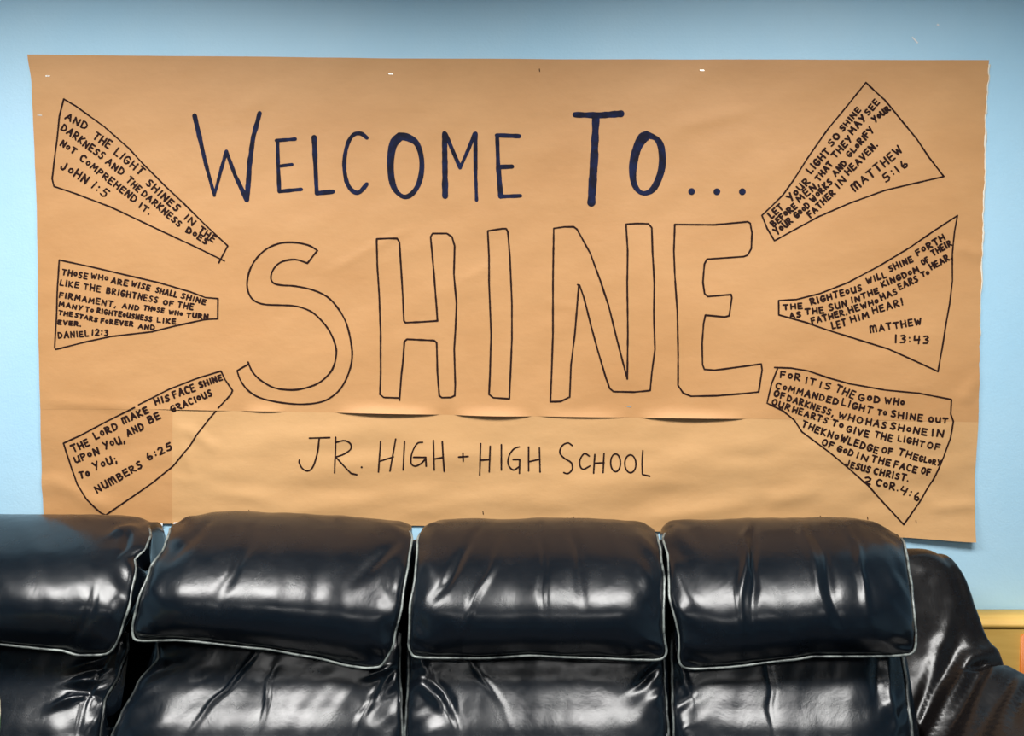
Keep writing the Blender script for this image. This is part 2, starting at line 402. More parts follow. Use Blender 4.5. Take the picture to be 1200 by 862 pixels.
verse((40, 90), 3.592, [[(132, 97), (180, 125), (300, 212), (400, 300), (460, 365), (560, 465), (640, 540), (720, 620), (818, 712), (780, 782)],
  [(132, 97), (112, 170), (96, 300), (80, 430), (88, 462), (180, 493), (330, 550), (520, 640), (680, 715), (803, 775)]],
 [('AND', 135, 178, 220, 222, 35), ('THE', 252, 258, 315, 303, 40), ('LIGHT', 340, 325, 450, 415, 38), ('SHINES', 475, 452, 600, 568, 35), ('IN', 635, 598, 668, 628, 32), ('THE', 695, 652, 755, 695, 32),
  ('DARKNESS', 118, 222, 285, 348, 35), ('AND', 303, 365, 372, 415, 32), ('THE', 392, 440, 440, 485, 32), ('DARKNESS', 455, 498, 612, 632, 30), ('DoES', 643, 652, 725, 705, 28),
  ('NoT', 113, 290, 172, 325, 30), ('CoMPREHEND', 195, 350, 425, 530, 32), ('IT.', 445, 550, 487, 580, 28), ('JoHN', 115, 385, 220, 450, 42), ('1:5', 245, 465, 300, 510, 40)], 'verse in the upper left tapering frame', 2.1)
verse((40, 290), 4.615, [[(143, 68), (330, 108), (500, 148), (680, 190), (850, 240), (930, 270), (998, 276), (996, 385), (930, 388), (760, 425), (640, 455), (420, 480), (280, 510), (125, 550), (118, 540), (128, 400), (135, 200), (143, 68)]],
 [('THoSE', 158, 145, 292, 170, 36), ('WHo', 315, 165, 403, 180, 32), ('ARE', 422, 190, 508, 208, 36), ('WISE', 530, 205, 625, 232, 34), ('SHALL', 660, 240, 772, 268, 34), ('SHINE', 797, 272, 928, 308, 32),
  ('LIKE', 148, 203, 245, 218, 36), ('THE', 275, 225, 362, 240, 38), ('BRIGHTNESS', 398, 245, 668, 298, 36), ('OF', 702, 305, 753, 315, 28), ('THE', 780, 320, 862, 335, 36),
  ('FIRMAMENT,', 145, 268, 445, 322, 34), ('AND', 482, 325, 568, 338, 32), ('THoSE', 597, 335, 705, 352, 28), ('WHo', 735, 358, 805, 368, 24), ('TURN', 830, 375, 942, 384, 28),
  ('MANY', 143, 315, 265, 338, 28), ('To', 285, 345, 325, 350, 28), ('RIGHTEoUSNESS', 347, 352, 640, 398, 30), ('LIKE', 672, 403, 770, 412, 30),
  ('THE', 140, 360, 213, 373, 26), ('STARS', 228, 375, 345, 400, 26), ('FoREVER', 367, 406, 538, 425, 28), ('AND', 570, 435, 655, 444, 28),
  ('EVER.', 138, 412, 258, 424, 26), ('DANIEL', 140, 490, 300, 478, 36), ('12:3', 318, 472, 403, 475, 38)], 'verse in the middle left tapering frame', 1.9)
verse((50, 420), 4.312, [[(470, 245), (330, 315), (200, 385), (112, 425), (125, 470), (150, 550), (180, 630), (230, 705), (300, 775), (325, 787), (430, 715), (560, 625), (665, 540), (745, 445), (790, 375), (840, 310), (895, 245), (955, 180), (963, 160), (925, 105), (905, 62), (780, 100), (640, 155), (490, 232)]],
 [('THE', 162, 470, 243, 435, 42), ('LoRD', 275, 405, 385, 355, 42), ('mAKE', 415, 328, 540, 270, 38), ('HIS', 577, 232, 645, 210, 36), ('FACE', 670, 198, 775, 160, 42), ('SHINE', 800, 145, 912, 105, 34),
  ('UPoN', 172, 525, 290, 478, 38), ('YoU,', 318, 455, 418, 420, 42), ('AND', 435, 390, 515, 355, 40), ('BE', 545, 325, 600, 300, 40), ('GRACIoUS', 660, 270, 860, 185, 36),
  ('To', 195, 603, 243, 592, 40), ('YoU;', 270, 562, 378, 520, 44), ('NUmBERS', 283, 675, 508, 548, 42), ('6:25', 540, 512, 660, 455, 45)], 'verse in the lower left frame', 2.2)
verse((880, 80), 4.104, [[(550, 70), (470, 170), (370, 290), (270, 430), (200, 540), (150, 610), (95, 665), (50, 708), (75, 770), (110, 830), (200, 780), (320, 715), (470, 650), (640, 588), (780, 555), (922, 522), (850, 430), (790, 340), (700, 230), (640, 155), (550, 70)]],
 [('LET', 98, 722, 152, 675, 38), ('YoUR', 190, 640, 278, 550, 38), ('LIGHT', 285, 508, 375, 405, 38), ('SO', 385, 378, 425, 330, 36), ('SHINE', 440, 305, 525, 205, 30),
  ('BEFoRE', 108, 762, 218, 670, 34), ('MEN,', 230, 645, 325, 565, 36), ('THAT', 325, 545, 390, 465, 32), ('THEY', 402, 435, 482, 345, 34), ('MAY', 485, 320, 548, 245, 38), ('SEE', 562, 228, 614, 168, 34),
  ('YoUR', 125, 800, 197, 740, 36), ('GooD', 218, 722, 280, 665, 34), ('WoRKS', 297, 645, 388, 553, 34), ('AND', 404, 520, 458, 462, 32), ('GLoRIFY', 472, 430, 586, 302, 34), ('YoUR', 592, 262, 664, 203, 32),
  ('FATHER', 282, 718, 402, 605, 34), ('IN', 418, 578, 454, 542, 36), ('HEAVEN.', 467, 515, 605, 375, 36), ('mATTHEW', 497, 592, 725, 402, 45), ('5:16', 645, 550, 748, 470, 44)], 'verse in the upper right flaring frame', 2.2)
verse((890, 240), 4.286, [[(93, 480), (180, 475), (300, 445), (440, 390), (600, 305), (750, 215), (880, 125), (988, 55), (975, 130), (965, 250), (965, 380), (950, 500), (930, 600), (910, 720), (888, 835), (780, 785), (640, 722), (480, 672), (330, 625), (230, 590), (93, 552), (93, 480)]],
 [('THE', 118, 525, 210, 518, 30), ('RIGHTEoUS', 258, 500, 510, 430, 36), ('WILL', 537, 395, 634, 362, 34), ('SHINE', 652, 335, 767, 285, 36), ('FoRTH', 792, 255, 928, 175, 36),
  ('AS', 150, 570, 203, 562, 34), ('THE', 228, 550, 318, 540, 34), ('SUN', 350, 530, 434, 508, 36), ('IN', 460, 490, 500, 482, 32), ('THE', 512, 470, 594, 440, 30), ('KINGDoM', 615, 412, 797, 335, 32), ('OF', 818, 302, 850, 285, 30), ('THEIR', 870, 255, 962, 203, 34),
  ('FATHER.', 262, 597, 435, 550, 34), ('HE', 450, 545, 500, 528, 34), ('WHo', 512, 520, 594, 492, 32), ('HAS', 612, 478, 688, 445, 34), ('EARS', 702, 425, 794, 385, 36), ('To', 815, 362, 850, 348, 28), ('HEAR.', 862, 325, 962, 270, 36),
  ('LET', 365, 622, 432, 605, 38), ('HIM', 460, 590, 545, 565, 34), ('HEAR!', 570, 548, 718, 500, 40), ('mATTHEW', 555, 640, 808, 598, 38), ('13:43', 675, 690, 840, 695, 44)], 'verse in the middle right flaring frame', 2.1)
verse((890, 420), 4.104, [[(70, 42), (150, 45), (230, 58), (330, 92), (430, 120), (600, 150), (760, 165), (915, 195), (912, 265), (925, 300), (912, 380), (880, 470), (830, 580), (760, 690), (685, 793), (600, 700), (520, 610), (430, 530), (340, 455), (200, 350), (165, 295), (110, 250), (33, 213), (55, 120), (85, 45)]],
 [('FoR', 98, 90, 190, 105, 38), ('IT', 218, 118, 262, 128, 36), ('IS', 285, 138, 335, 148, 36), ('THE', 362, 155, 445, 190, 42), ('GoD', 472, 198, 570, 210, 38), ('WHo', 598, 212, 688, 222, 34),
  ('CoMMANDED', 75, 142, 370, 220, 36), ('LIGHT', 392, 220, 530, 262, 36), ('To', 562, 267, 603, 274, 30), ('SHINE', 628, 278, 775, 298, 36), ('OUT', 808, 302, 895, 306, 28),
  ('OF', 65, 178, 115, 192, 32), ('DARKNESS,', 130, 200, 348, 275, 34), ('WHO', 375, 280, 485, 312, 36), ('HAS', 507, 315, 600, 335, 36), ('SHoNE', 625, 335, 795, 368, 36), ('IN', 822, 368, 875, 375, 38),
  ('OUR', 55, 218, 138, 248, 34), ('HEARTS', 155, 255, 318, 310, 34), ('To', 345, 318, 392, 334, 34), ('GIVE', 412, 347, 515, 377, 34), ('THE', 547, 375, 628, 397, 36), ('LIGHT', 660, 393, 782, 420, 32), ('OF', 800, 425, 857, 437, 34),
  ('THE', 200, 325, 278, 357, 38), ('KNoWLEDGE', 292, 362, 560, 454, 38), ('OF', 583, 448, 632, 458, 32), ('THE', 662, 460, 752, 487, 36), ('GLoRY', 762, 490, 862, 512, 30),
  ('OF', 295, 410, 345, 428, 34), ('GoD', 367, 440, 437, 467, 34), ('IN', 460, 472, 510, 490, 32), ('THE', 532, 490, 618, 514, 36), ('FACE', 640, 518, 745, 547, 36), ('OF', 770, 548, 812, 557, 34),
  ('JESUS', 408, 512, 522, 547, 34), ('CHRIST.', 545, 552, 708, 587, 36), ('2', 497, 592, 525, 600, 40), ('CoR.', 555, 607, 660, 632, 38), ('4:6', 668, 640, 755, 682, 46)], 'verse in the lower right frame', 2.1)
# WELCOME TO...
def letter(m, name='letter'):
    global ink
    if ink.v: ink.build(name, m, banner)
    ink = Ink()
ink = Ink(); A = ((200, 110), 3.333); B = ((540, 110), 3.333)
def ln(crop, pts, w0, w1=None, sm=False):
    p = conv(pts, *crop); p = smooth(p) if sm else p
    ink.line(p, w0 / crop[1], (w1 / crop[1]) if w1 else None, step=4, wob=.22)
ln(A, [(97, 87), (140, 270), (174, 398)], 19, 13); ln(A, [(174, 395), (200, 300), (222, 227)], 11, 15); ln(A, [(222, 227), (255, 320), (300, 415)], 13, 20); ln(A, [(300, 415), (312, 270), (326, 170), (350, 77)], 20, 17)
letter(M_navy)
ln(A, [(416, 184), (488, 178)], 14); ln(A, [(420, 184), (422, 290), (427, 382)], 13, 16); ln(A, [(428, 283), (476, 277)], 13); ln(A, [(427, 382), (512, 374)], 15)
letter(M_navy)
ln(A, [(562, 172), (568, 290), (573, 390)], 19, 16); ln(A, [(573, 389), (636, 383)], 17)
letter(M_navy)
ln(A, [(768, 174), (745, 157), (715, 162), (692, 200), (680, 270), (688, 340), (710, 378), (738, 386), (768, 354)], 15, 17, True)
def oval(crop, inner, outer):
    o_ = smooth(conv(outer, *crop), 44); i_ = smooth(conv(inner, *crop), 44)
    for (p, q), (p2, q2) in zip(zip(o_, i_), zip(o_[1:], i_[1:])):
        b = len(ink.v)
        for c in (p, q, q2, p2):
            w_ = at(c[0], c[1], 0); ink.v.append(Vector((w_.x, -paper_y(*c) - .0006, w_.z)))
        ink.f.append((b, b + 1, b + 2, b + 3))
letter(M_navy)
oval(A, [(905, 183), (882, 215), (873, 290), (885, 365), (915, 395), (950, 370), (968, 320), (972, 260), (955, 205), (925, 187), (905, 183)],
        [(890, 152), (858, 185), (847, 260), (858, 360), (905, 410), (950, 400), (985, 340), (991, 260), (972, 190), (930, 157), (890, 152)])
letter(M_navy)
ln(A, [(1070, 156), (1072, 280), (1073, 400)], 20, 22); ln(A, [(1075, 158), (1105, 230), (1131, 290)], 17, 14); ln(A, [(1131, 290), (1165, 215), (1188, 158)], 13, 16); ln(B, [(58, 158), (58, 300), (62, 416)], 18, 12)
letter(M_navy)
ln(B, [(142, 163), (146, 280), (156, 400)], 15, 20); ln(B, [(140, 164), (228, 167)], 16); ln(B, [(150, 287), (200, 285)], 16); ln(B, [(154, 402), (233, 399)], 15)
letter(M_navy)
ln(B, [(446, 83), (540, 86), (624, 80)], 23, 26); ln(B, [(527, 92), (520, 250), (509, 425)], 28, 33)
letter(M_navy)
oval(B, [(735, 178), (705, 215), (688, 280), (685, 340), (705, 378), (735, 370), (762, 320), (772, 265), (768, 215), (755, 185), (735, 178)],
        [(725, 146), (690, 165), (662, 240), (656, 310), (672, 370), (712, 398), (760, 380), (790, 320), (800, 260), (785, 185), (725, 146)])
letter(M_navy)
for x, y in ((900, 382), (998, 383), (1097, 383)):
    ink.disc(540 + x / 3.333, 110 + y / 3.333, 4.0, 16); letter(M_navy, 'dot')
# SHINE outlines
ink = Ink(); C1 = ((260, 240), 3.315)
dB = 1060.8
def ol(pts, dx=0):
    ink.line(conv([(x + dx, y) for x, y in pts], *C1), 2.1, step=4, wob=.25)
Sl = [(335, 227), (290, 213), (245, 218), (215, 235), (197, 262), (193, 288), (205, 305), (235, 312), (290, 316), (360, 332), (415, 360), (455, 405), (485, 460), (503, 530), (508, 590), (495, 650), (465, 710), (420, 750), (370, 768), (300, 773), (220, 765), (150, 748), (105, 720), (75, 680), (62, 643)]
Sr = [(374, 178), (340, 158), (285, 147), (230, 150), (180, 170), (140, 205), (112, 250), (100, 300), (105, 340), (125, 370), (165, 386), (230, 389), (290, 393), (345, 412), (385, 445), (420, 490), (442, 540), (447, 580), (435, 630), (410, 665), (370, 695), (310, 714), (255, 717), (200, 707), (150, 677), (120, 645), (105, 610)]
ol(catmull(Sl, 90)); ol(catmull(Sr, 90)); ol([(374, 178), (335, 227)]); ol([(62, 643), (105, 618)])
letter(M_ink)
ol([(603, 133), (650, 131), (682, 131), (691, 145), (698, 260), (704, 360), (708, 450), (714, 457), (780, 454), (838, 450), (835, 400), (825, 270), (812, 125), (820, 112), (875, 112), (895, 125), (905, 160), (902, 270), (912, 380), (908, 480), (903, 560), (907, 700), (905, 740), (890, 747), (855, 748), (845, 740), (838, 650), (835, 535), (825, 526), (720, 521), (710, 530), (705, 600), (698, 660), (691, 757)])
ol([(691, 749), (630, 747), (615, 735), (618, 650), (618, 500), (612, 350), (605, 240), (603, 133)])
letter(M_ink)
ol([(1033, 102), (1090, 93), (1103, 93), (1111, 104), (50 + dB, 100), (58 + dB, 200), (66 + dB, 380), (66 + dB, 520), (62 + dB, 620), (55 + dB, 752), (1055, 748), (1038, 735), (1042, 650), (1046, 500), (1038, 300), (1038, 200), (1033, 102)][:3] + [(1105, 94), (50 + dB, 105), (58 + dB, 200), (66 + dB, 380), (66 + dB, 520), (62 + dB, 620), (56 + dB, 752), (1055, 748), (1038, 735), (1042, 650), (1046, 500), (1038, 300), (1038, 200), (1033, 102)])
letter(M_ink)
ol([(228, 92), (270, 86), (305, 86), (318, 95), (370, 190), (410, 300), (440, 390), (475, 530), (513, 675), (515, 500), (512, 300), (514, 180), (508, 76), (550, 73), (595, 74), (608, 90), (610, 180), (617, 300), (615, 420), (620, 560), (608, 650), (602, 720), (540, 726), (460, 724), (445, 712), (430, 670), (400, 570), (370, 460), (345, 360), (328, 312), (320, 310)], dB)
ol([(325, 312), (318, 400), (310, 500), (295, 620), (290, 745), (255, 762), (215, 763), (220, 650), (225, 500), (225, 300), (228, 92)], dB)
letter(M_ink)
ol([(697, 77), (850, 78), (980, 66), (990, 72), (997, 110), (994, 170), (980, 195), (965, 201), (822, 211), (812, 230), (806, 300), (812, 345), (825, 356), (915, 348), (918, 360), (908, 430), (890, 435), (815, 428), (808, 460), (803, 540), (805, 620), (812, 638), (850, 641), (900, 635), (1033, 617), (1036, 640), (1022, 725), (980, 730), (860, 740), (760, 742), (730, 730), (710, 700), (710, 580), (706, 420), (697, 280), (693, 180), (697, 77)], dB)
letter(M_ink)
# JR. HIGH + HIGH SCHOOL
ink = Ink(); C2 = ((330, 480), 2.609)
def jl(pts, sm=False):
    p = conv(pts, *C2); p = smooth(p) if sm else p; ink.line(p, 1.95, step=5, wob=.2)
letter(M_ink)
jl([(88, 85), (150, 83)]); jl([(118, 85), (112, 130), (100, 170), (85, 184), (68, 178), (57, 160), (58, 150)], True)
letter(M_ink)
jl([(168, 82), (165, 190)]); jl([(168, 98), (195, 92), (213, 103), (212, 120), (190, 135), (168, 142)], True); jl([(168, 142), (215, 192), (232, 196)]); letter(M_ink); ink.disc(330 + 247 / 2.609, 480 + 173 / 2.609, 1.2)
letter(M_ink)
jl([(304, 95), (298, 188)]); jl([(350, 88), (333, 185)]); jl([(302, 155), (343, 142)])
letter(M_ink)
jl([(377, 95), (373, 182)])
letter(M_ink)
jl([(432, 98), (415, 102), (400, 130), (397, 160), (410, 170), (430, 160), (440, 148)], True); jl([(405, 143), (442, 143), (443, 170)])
letter(M_ink)
jl([(465, 92), (468, 182)]); jl([(492, 95), (498, 186)]); jl([(467, 148), (495, 143)])
letter(M_ink)
jl([(542, 142), (571, 140)]); jl([(555, 130), (556, 155)])
letter(M_ink)
jl([(609, 102), (606, 198)]); jl([(638, 110), (635, 188)]); jl([(608, 152), (637, 150)])
letter(M_ink)
jl([(672, 105), (672, 182)])
letter(M_ink)
jl([(727, 112), (710, 118), (695, 140), (693, 165), (708, 182), (726, 172)], True); jl([(708, 150), (728, 150), (727, 192)])
letter(M_ink)
jl([(755, 112), (755, 185)]); jl([(788, 115), (790, 188)]); jl([(755, 157), (790, 149)])
letter(M_ink)
jl([(888, 108), (875, 100), (858, 108), (850, 128), (862, 145), (885, 160), (888, 180), (875, 193), (862, 190)], True)
letter(M_ink)
jl([(940, 140), (925, 132), (912, 150), (912, 170), (922, 180), (942, 170)], True)
letter(M_ink)
jl([(957, 135), (953, 192)]); jl([(985, 132), (982, 190)]); jl([(955, 162), (985, 160)])
letter(M_ink)
jl(ell(1020, 160, 15, 27, -90, 270, 20)); letter(M_ink); jl(ell(1065, 163, 17, 27, -90, 270, 20))
letter(M_ink)
jl([(1103, 123), (1100, 165), (1101, 195), (1123, 200)])
letter(M_ink)

# ------------------------------------------------------------------ sofas
HP_C = [(-.432, 0), (-.442, .07), (-.452, .22), (-.443, .42), (-.405, .62), (-.345, .81), (-.27, .945), (-.20, 1.0), (-.145, .95), (-.115, .72), (-.10, .35), (-.11, .05)]
HP_S = [(-.428, 0), (-.426, .07), (-.418, .22), (-.402, .42), (-.367, .62), (-.322, .80), (-.266, .94), (-.205, .985), (-.16, .93), (-.13, .70), (-.12, .35), (-.125, .05)]
LP_C = [(-.35, 0.815), (-.375, .79), (-.395, .757), (-.413, .722), (-.442, .688), (-.478, .650), (-.506, .605), (-.52, .51), (-.48, .465), (-.40, .455)]
LP_S = [(-.34, 0.80), (-.358, .782), (-.372, .75), (-.39, .715), (-.412, .68), (-.44, .64), (-.465, .58), (-.47, .51), (-.44, .465), (-.39, .455)]
def cushion(name, parent, kind, seed, left, right, bot=None, crest=None, m=None, nu=110, nv=84, folds=()):
    m = m or M_leather
    C = HP_C if kind == 'head' else LP_C; D = HP_S if kind == 'head' else LP_S
    PC = catmull(C, nv); PS = catmull(D, nv)
    grid = []
    pl0 = left[-1][1] if kind == 'head' else left[0][1]
    xa = lut(left, 700 if kind == 'head' else 820); xb = lut(right, 700 if kind == 'head' else 820)
    for j in range(nv + 1):
        row = []
        v = j / nv
        for i in range(nu + 1):
            u = i / nu; a = abs(2 * u - 1)
            s = (1 - a ** 4.2) ** 0.55 if a < 1 else 0
            Y = PS[j][0] + (PC[j][0] - PS[j][0]) * s; T = PS[j][1] + (PC[j][1] - PS[j][1]) * s
            if kind == 'head':
                pxm = xa + (xb - xa) * u
                zb = at(pxm, lut(bot, pxm), -.43).z; zc = at(pxm, lut(crest, pxm), -.23).z
                Tm = T if T <= 1 else 1
                z = zb + (zc - zb) * Tm + (0.0 if v < .75 else 0)
                zc_ = z
            else:
                zc_ = T
            # horizontal extent at this height
            pY = Y if v < .6 else C[7][0] if kind == 'head' else Y
            _, py = px_of(0, Y, zc_)
            if kind == 'head' and v > .58: py = min(py, 640)
            xl = at(lut(left, py), py, Y).x; xr = at(lut(right, py), py, Y).x
            if kind == 'head' and v > .62:
                xl = grid[int(.62 * nv)][0].x + .006 * (v - .62); xr = grid[int(.62 * nv)][-1].x - .006 * (v - .62)
            # rounded lower corners
            if v < .15 and kind == 'head':
                c = 1 - v / .15; q = .022 * (1 - math.sqrt(max(0, 1 - c * c))); xl += q; xr -= q
            x = xl + (xr - xl) * u
            row.append(Vector((x, Y, zc_)))
        grid.append(row)
    # folds displaced along the surface normal
    out = []
    for j in range(nv + 1):
        row = []
        for i in range(nu + 1):
            p = grid[j][i]
            du = grid[j][min(i + 1, nu)] - grid[j][max(i - 1, 0)]; dv = grid[min(j + 1, nv)][i] - grid[max(j - 1, 0)][i]
            nrm = du.cross(dv)
            nrm = nrm.normalized() if nrm.length > 1e-9 else Vector((0, -1, 0))
            if kind == 'low': nrm = -nrm
            u = i / nu; v = j / nv; e = min(u, 1 - u); W = (grid[j][-1].x - grid[j][0].x)
            dist = e * W
            env = min(1, v / .06) * min(1, dist / .02) * (1 if v < .72 else max(0, 1 - (v - .72) / .2))
            d = 0.0042 * nz(u * W * 100 + seed * 31, v * 14, 10) + .0011 * nz(u * W * 100 + v * 12 + seed * 17, v * 16, 3.4)
            # gathers near the side seams
            g = math.exp(-(dist / .045) ** 2)
            d += g * .0085 * nz(seed * 9 + dist * 60, v * 60 + (dist * 80 if u < .5 else -dist * 80), 4.2)
            g2 = math.exp(-(dist / .11) ** 2)
            d += g2 * .004 * nz(seed * 5 + dist * 30, v * 40 + dist * 50, 5.0)
            for (fu, fv, fl, ang, wd, am) in folds:
                dx = (u - fu) * W; dz = (v - fv) * .45
                a_ = math.radians(ang); al = dx * math.cos(a_) + dz * math.sin(a_); ac = -dx * math.sin(a_) + dz * math.cos(a_)
                ac += .010 * nz(al * 100 + fu * 77, fv * 50 + seed, 5) ; d += 1.1 * am * math.exp(-(ac / (wd * (1.3 + .5 * nz(al * 100, fu * 99, 3)))) ** 2) * math.exp(-(al / fl) ** 2)
            row.append(p + nrm * d * env)
        out.append(row)
    vs = [p for r_ in out for p in r_]; W_ = nu + 1; fs = []
    for j in range(nv):
        for i in range(nu):
            a = j * W_ + i; q_ = (a, a + 1, a + W_ + 1, a + W_); fs.append(q_ if kind == 'head' else q_[::-1])
    # side gussets (slightly puffed) and the underside
    for side, ii, sg in ((0, 0, 1), (1, nu, -1)):
        cen = sum((out[j][ii] for j in range(nv + 1)), Vector()) / (nv + 1)
        prev = [j * W_ + ii for j in range(nv + 1)]
        for k, (sh, dx) in enumerate(((.90, -.004), (.6, -.006), (.2, -.004))):
            cur = []
            for j in range(nv + 1):
                p = cen + (out[j][ii] - cen) * sh; p.x = out[j][ii].x * (1 - 0) + sg * dx * (.5); vs.append(p); cur.append(len(vs) - 1)
            for j in range(nv):
                q = (prev[j], prev[j + 1], cur[j + 1], cur[j]); fs.append(q if side == 0 else q[::-1])
            prev = cur
        fs.append(tuple(prev) if side == 0 else tuple(prev[::-1]))
    b0 = [i for i in range(nu + 1)]; b1 = [nv * W_ + i for i in range(nu + 1)]
    for i in range(nu): fs.append((b0[i], b1[i], b1[i + 1], b0[i + 1]))
    o = mesh(name, vs, fs, m, parent)
    return o, out
def child_tube(name, pts, rad, m, parent_part):
    o = tube(name, pts, rad, m, None); o.parent = parent_part; return o
def head(parent, seed, left, right, bot, crest, folds=(), wavy=0):
    o, g = cushion('headrest_cushion', parent, 'head', seed, left, right, bot, crest, folds=folds)
    nv = len(g) - 1; nu = len(g[0]) - 1; jt = int(nv * .60)
    P = [g[j][0] for j in range(jt, 0, -1)] + [g[0][i] for i in range(0, nu + 1)] + [g[j][nu] for j in range(1, jt + 1)]
    P = [p + Vector((.0025 * nz(k * 1.0, seed * 9, 7), -.004, -.001)) for k, p in enumerate(P)]
    child_tube('piping', P, .0025, M_piping, o)
    return o, g
def lower(parent, seed, left, right, folds=(), m=None, pr=.0026):
    o, g = cushion('back_cushion', parent, 'low', seed, left, right, folds=folds, m=m)
    nv = len(g) - 1; nu = len(g[0]) - 1
    for ii, sg in ((0, -1), (nu, 1)):
        P = [g[j][ii] + Vector((.002 * nz(j, seed * 3 + ii, 8) , -.003, 0)) for j in range(0, int(nv * .9))]
        child_tube('piping', P, pr, M_pipe_dark, o)
    return o, g
def soft_box(name, parent, x0, x1, y0, y1, z0, z1, m, r=.04, seed=0):
    bm = bmesh.new(); bmesh.ops.create_cube(bm, size=1)
    bmesh.ops.subdivide_edges(bm, edges=bm.edges[:], cuts=14, use_grid_fill=True)
    c = Vector(((x0 + x1) / 2, (y0 + y1) / 2, (z0 + z1) / 2)); hs = Vector(((x1 - x0) / 2, (y1 - y0) / 2, (z1 - z0) / 2))
    for v in bm.verts:
        p = Vector((v.co.x * 2 * hs.x, v.co.y * 2 * hs.y, v.co.z * 2 * hs.z))
        q = Vector([max(-(h - r), min(h - r, t)) for t, h in zip(p, hs)]); d = p - q
        if d.length > 1e-6: p = q + d.normalized() * r
        if v.co.z > .3: p.z += .012 * (1 - (2 * v.co.x) ** 4) * (1 - (2 * v.co.y) ** 4)
        v.co = c + p + Vector((0, 0, .003 * nz(p.x * 60 + seed, p.y * 60, 8)))
    me = bpy.data.meshes.new(name); bm.to_mesh(me); bm.free(); me.materials.append(m)
    me.polygons.foreach_set('use_smooth', [True] * len(me.polygons))
    o = bpy.data.objects.new(name, me); COL.objects.link(o); o.parent = parent; o.location = -Vector(parent.location); return o

sofa = tag(empty('leather_sofa', (0.0, -.5, 0)), 'black leather sofa with three puffy headrest cushions and a right arm, under the paper banner', 'sofa')
section = tag(empty('leather_sofa_section', (-1.25, -.5, 0)), 'black leather sofa section cut off by the left edge, bearing one headrest cushion', 'sofa')

# left module
head(section, 1, [(600, -170), (800, -180)], [(615, 176), (625, 178), (640, 172), (654, 158), (665, 160), (701, 154), (737, 144), (766, 132), (800, 130)],
     [(-180, 752), (0, 752), (98, 760), (125, 766)], [(-180, 612), (-120, 609), (90, 608), (125, 610), (154, 615), (178, 620)],
     folds=[(.93, .50, .02, 100, .006, -.007), (.90, .55, .03, 20, .006, .008), (.86, .25, .05, 75, .008, -.004)])
lower(section, 2, [(760, -170), (862, -180)], [(760, 150), (790, 140), (822, 123), (862, 118), (950, 116)],
     folds=[(.88, .22, .03, 150, .006, .008), (.90, .27, .03, 160, .005, -.008), (.88, .33, .03, 170, .006, .009), (.90, .38, .03, 200, .005, -.008), (.86, .42, .04, 160, .006, .008), (.93, .3, .1, 95, .005, -.006)])
# three-seat sofa
head(sofa, 3, [(610, 205), (618, 200), (639, 194), (665, 177), (704, 163), (740, 155), (765, 155)], [(615, 478), (629, 484), (655, 479), (707, 471), (750, 462), (779, 452), (800, 450)],
     [(150, 750), (209, 748), (320, 758), (382, 767), (444, 779), (460, 781)], [(160, 617), (182, 608), (205, 605), (245, 605), (320, 608), (420, 613), (455, 615), (475, 619)],
     folds=[(.33, .40, .06, 80, .010, -.004), (.88, .45, .04, 35, .008, -.006), (.1, .5, .05, 60, .009, -.004)])
lower(sofa, 4, [(770, 186), (800, 162), (840, 141), (862, 131), (950, 120)], [(780, 469), (862, 472), (950, 474)],
     folds=[(.36, .30, .10, 115, .004, .006), (.5, .38, .05, 90, .004, .005), (.93, .28, .03, 160, .006, .007), (.93, .34, .05, 125, .006, -.007), (.9, .40, .06, 120, .006, .006)])
head(sofa, 5, [(615, 497), (629, 490), (665, 487), (711, 481), (757, 479), (780, 480)], [(615, 765), (629, 770), (645, 774), (678, 778), (737, 777), (760, 781), (780, 781)],
     [(480, 769), (560, 769), (620, 766), (698, 769), (781, 772)], [(480, 622), (500, 616), (525, 614), (640, 613), (725, 614), (755, 617), (778, 622)],
     folds=[(.16, .42, .06, 55, .007, -.006), (.52, .42, .06, 92, .006, -.004), (.66, .45, .06, 100, .008, -.004), (.28, .35, .07, 60, .005, .004)])
lower(sofa, 6, [(780, 479), (862, 475), (950, 474)], [(780, 778), (862, 783), (950, 785)],
     folds=[(.06, .25, .03, 60, .006, .006), (.10, .38, .05, 50, .010, .009), (.15, .42, .05, 60, .008, -.008), (.30, .30, .08, 60, .004, .003), (.93, .30, .04, 140, .006, -.006)])
head(sofa, 7, [(615, 782), (629, 777), (649, 782), (694, 784), (744, 795), (775, 795), (800, 796)], [(615, 1046), (622, 1050), (636, 1059), (658, 1063), (691, 1068), (737, 1073), (760, 1072), (800, 1070)],
     [(793, 782), (830, 780), (920, 771), (949, 767), (1047, 767), (1072, 766)], [(780, 622), (800, 617), (820, 615), (860, 614), (990, 612), (1025, 613), (1045, 617), (1068, 627)],
     folds=[(.32, .43, .07, 75, .006, .007), (.36, .43, .06, 80, .005, -.007), (.60, .45, .07, 100, .008, .006), (.66, .42, .07, 100, .006, -.005), (.80, .42, .06, 95, .006, .005)])
lower(sofa, 8, [(780, 787), (862, 789), (950, 790)], [(760, 1056), (800, 1062), (862, 1068), (950, 1070)],
     folds=[(.05, .3, .05, 70, .006, .006), (.42, .35, .08, 90, .005, -.004), (.88, .30, .06, 100, .008, -.005), (.93, .36, .08, 90, .006, .006)], pr=.0032)
for p, x0, x1 in ((section, -1.5, -.80), (sofa, -.775, -.225), (sofa, -.215, .30), (sofa, .31, .83)):
    soft_box('seat_cushion', p, x0, x1, -1.02, -.42, .27, .455, M_leather, .05, x0 * 50)
box('frame', -1.5, -.80, -.98, -.09, .06, .27, M_base, section, .01)
box('frame', -.775, .84, -.98, -.09, .06, .27, M_base, sofa, .01)
box('back_panel', -1.5, -.835, -.15, -.075, .20, .94, M_leather, section, .03)
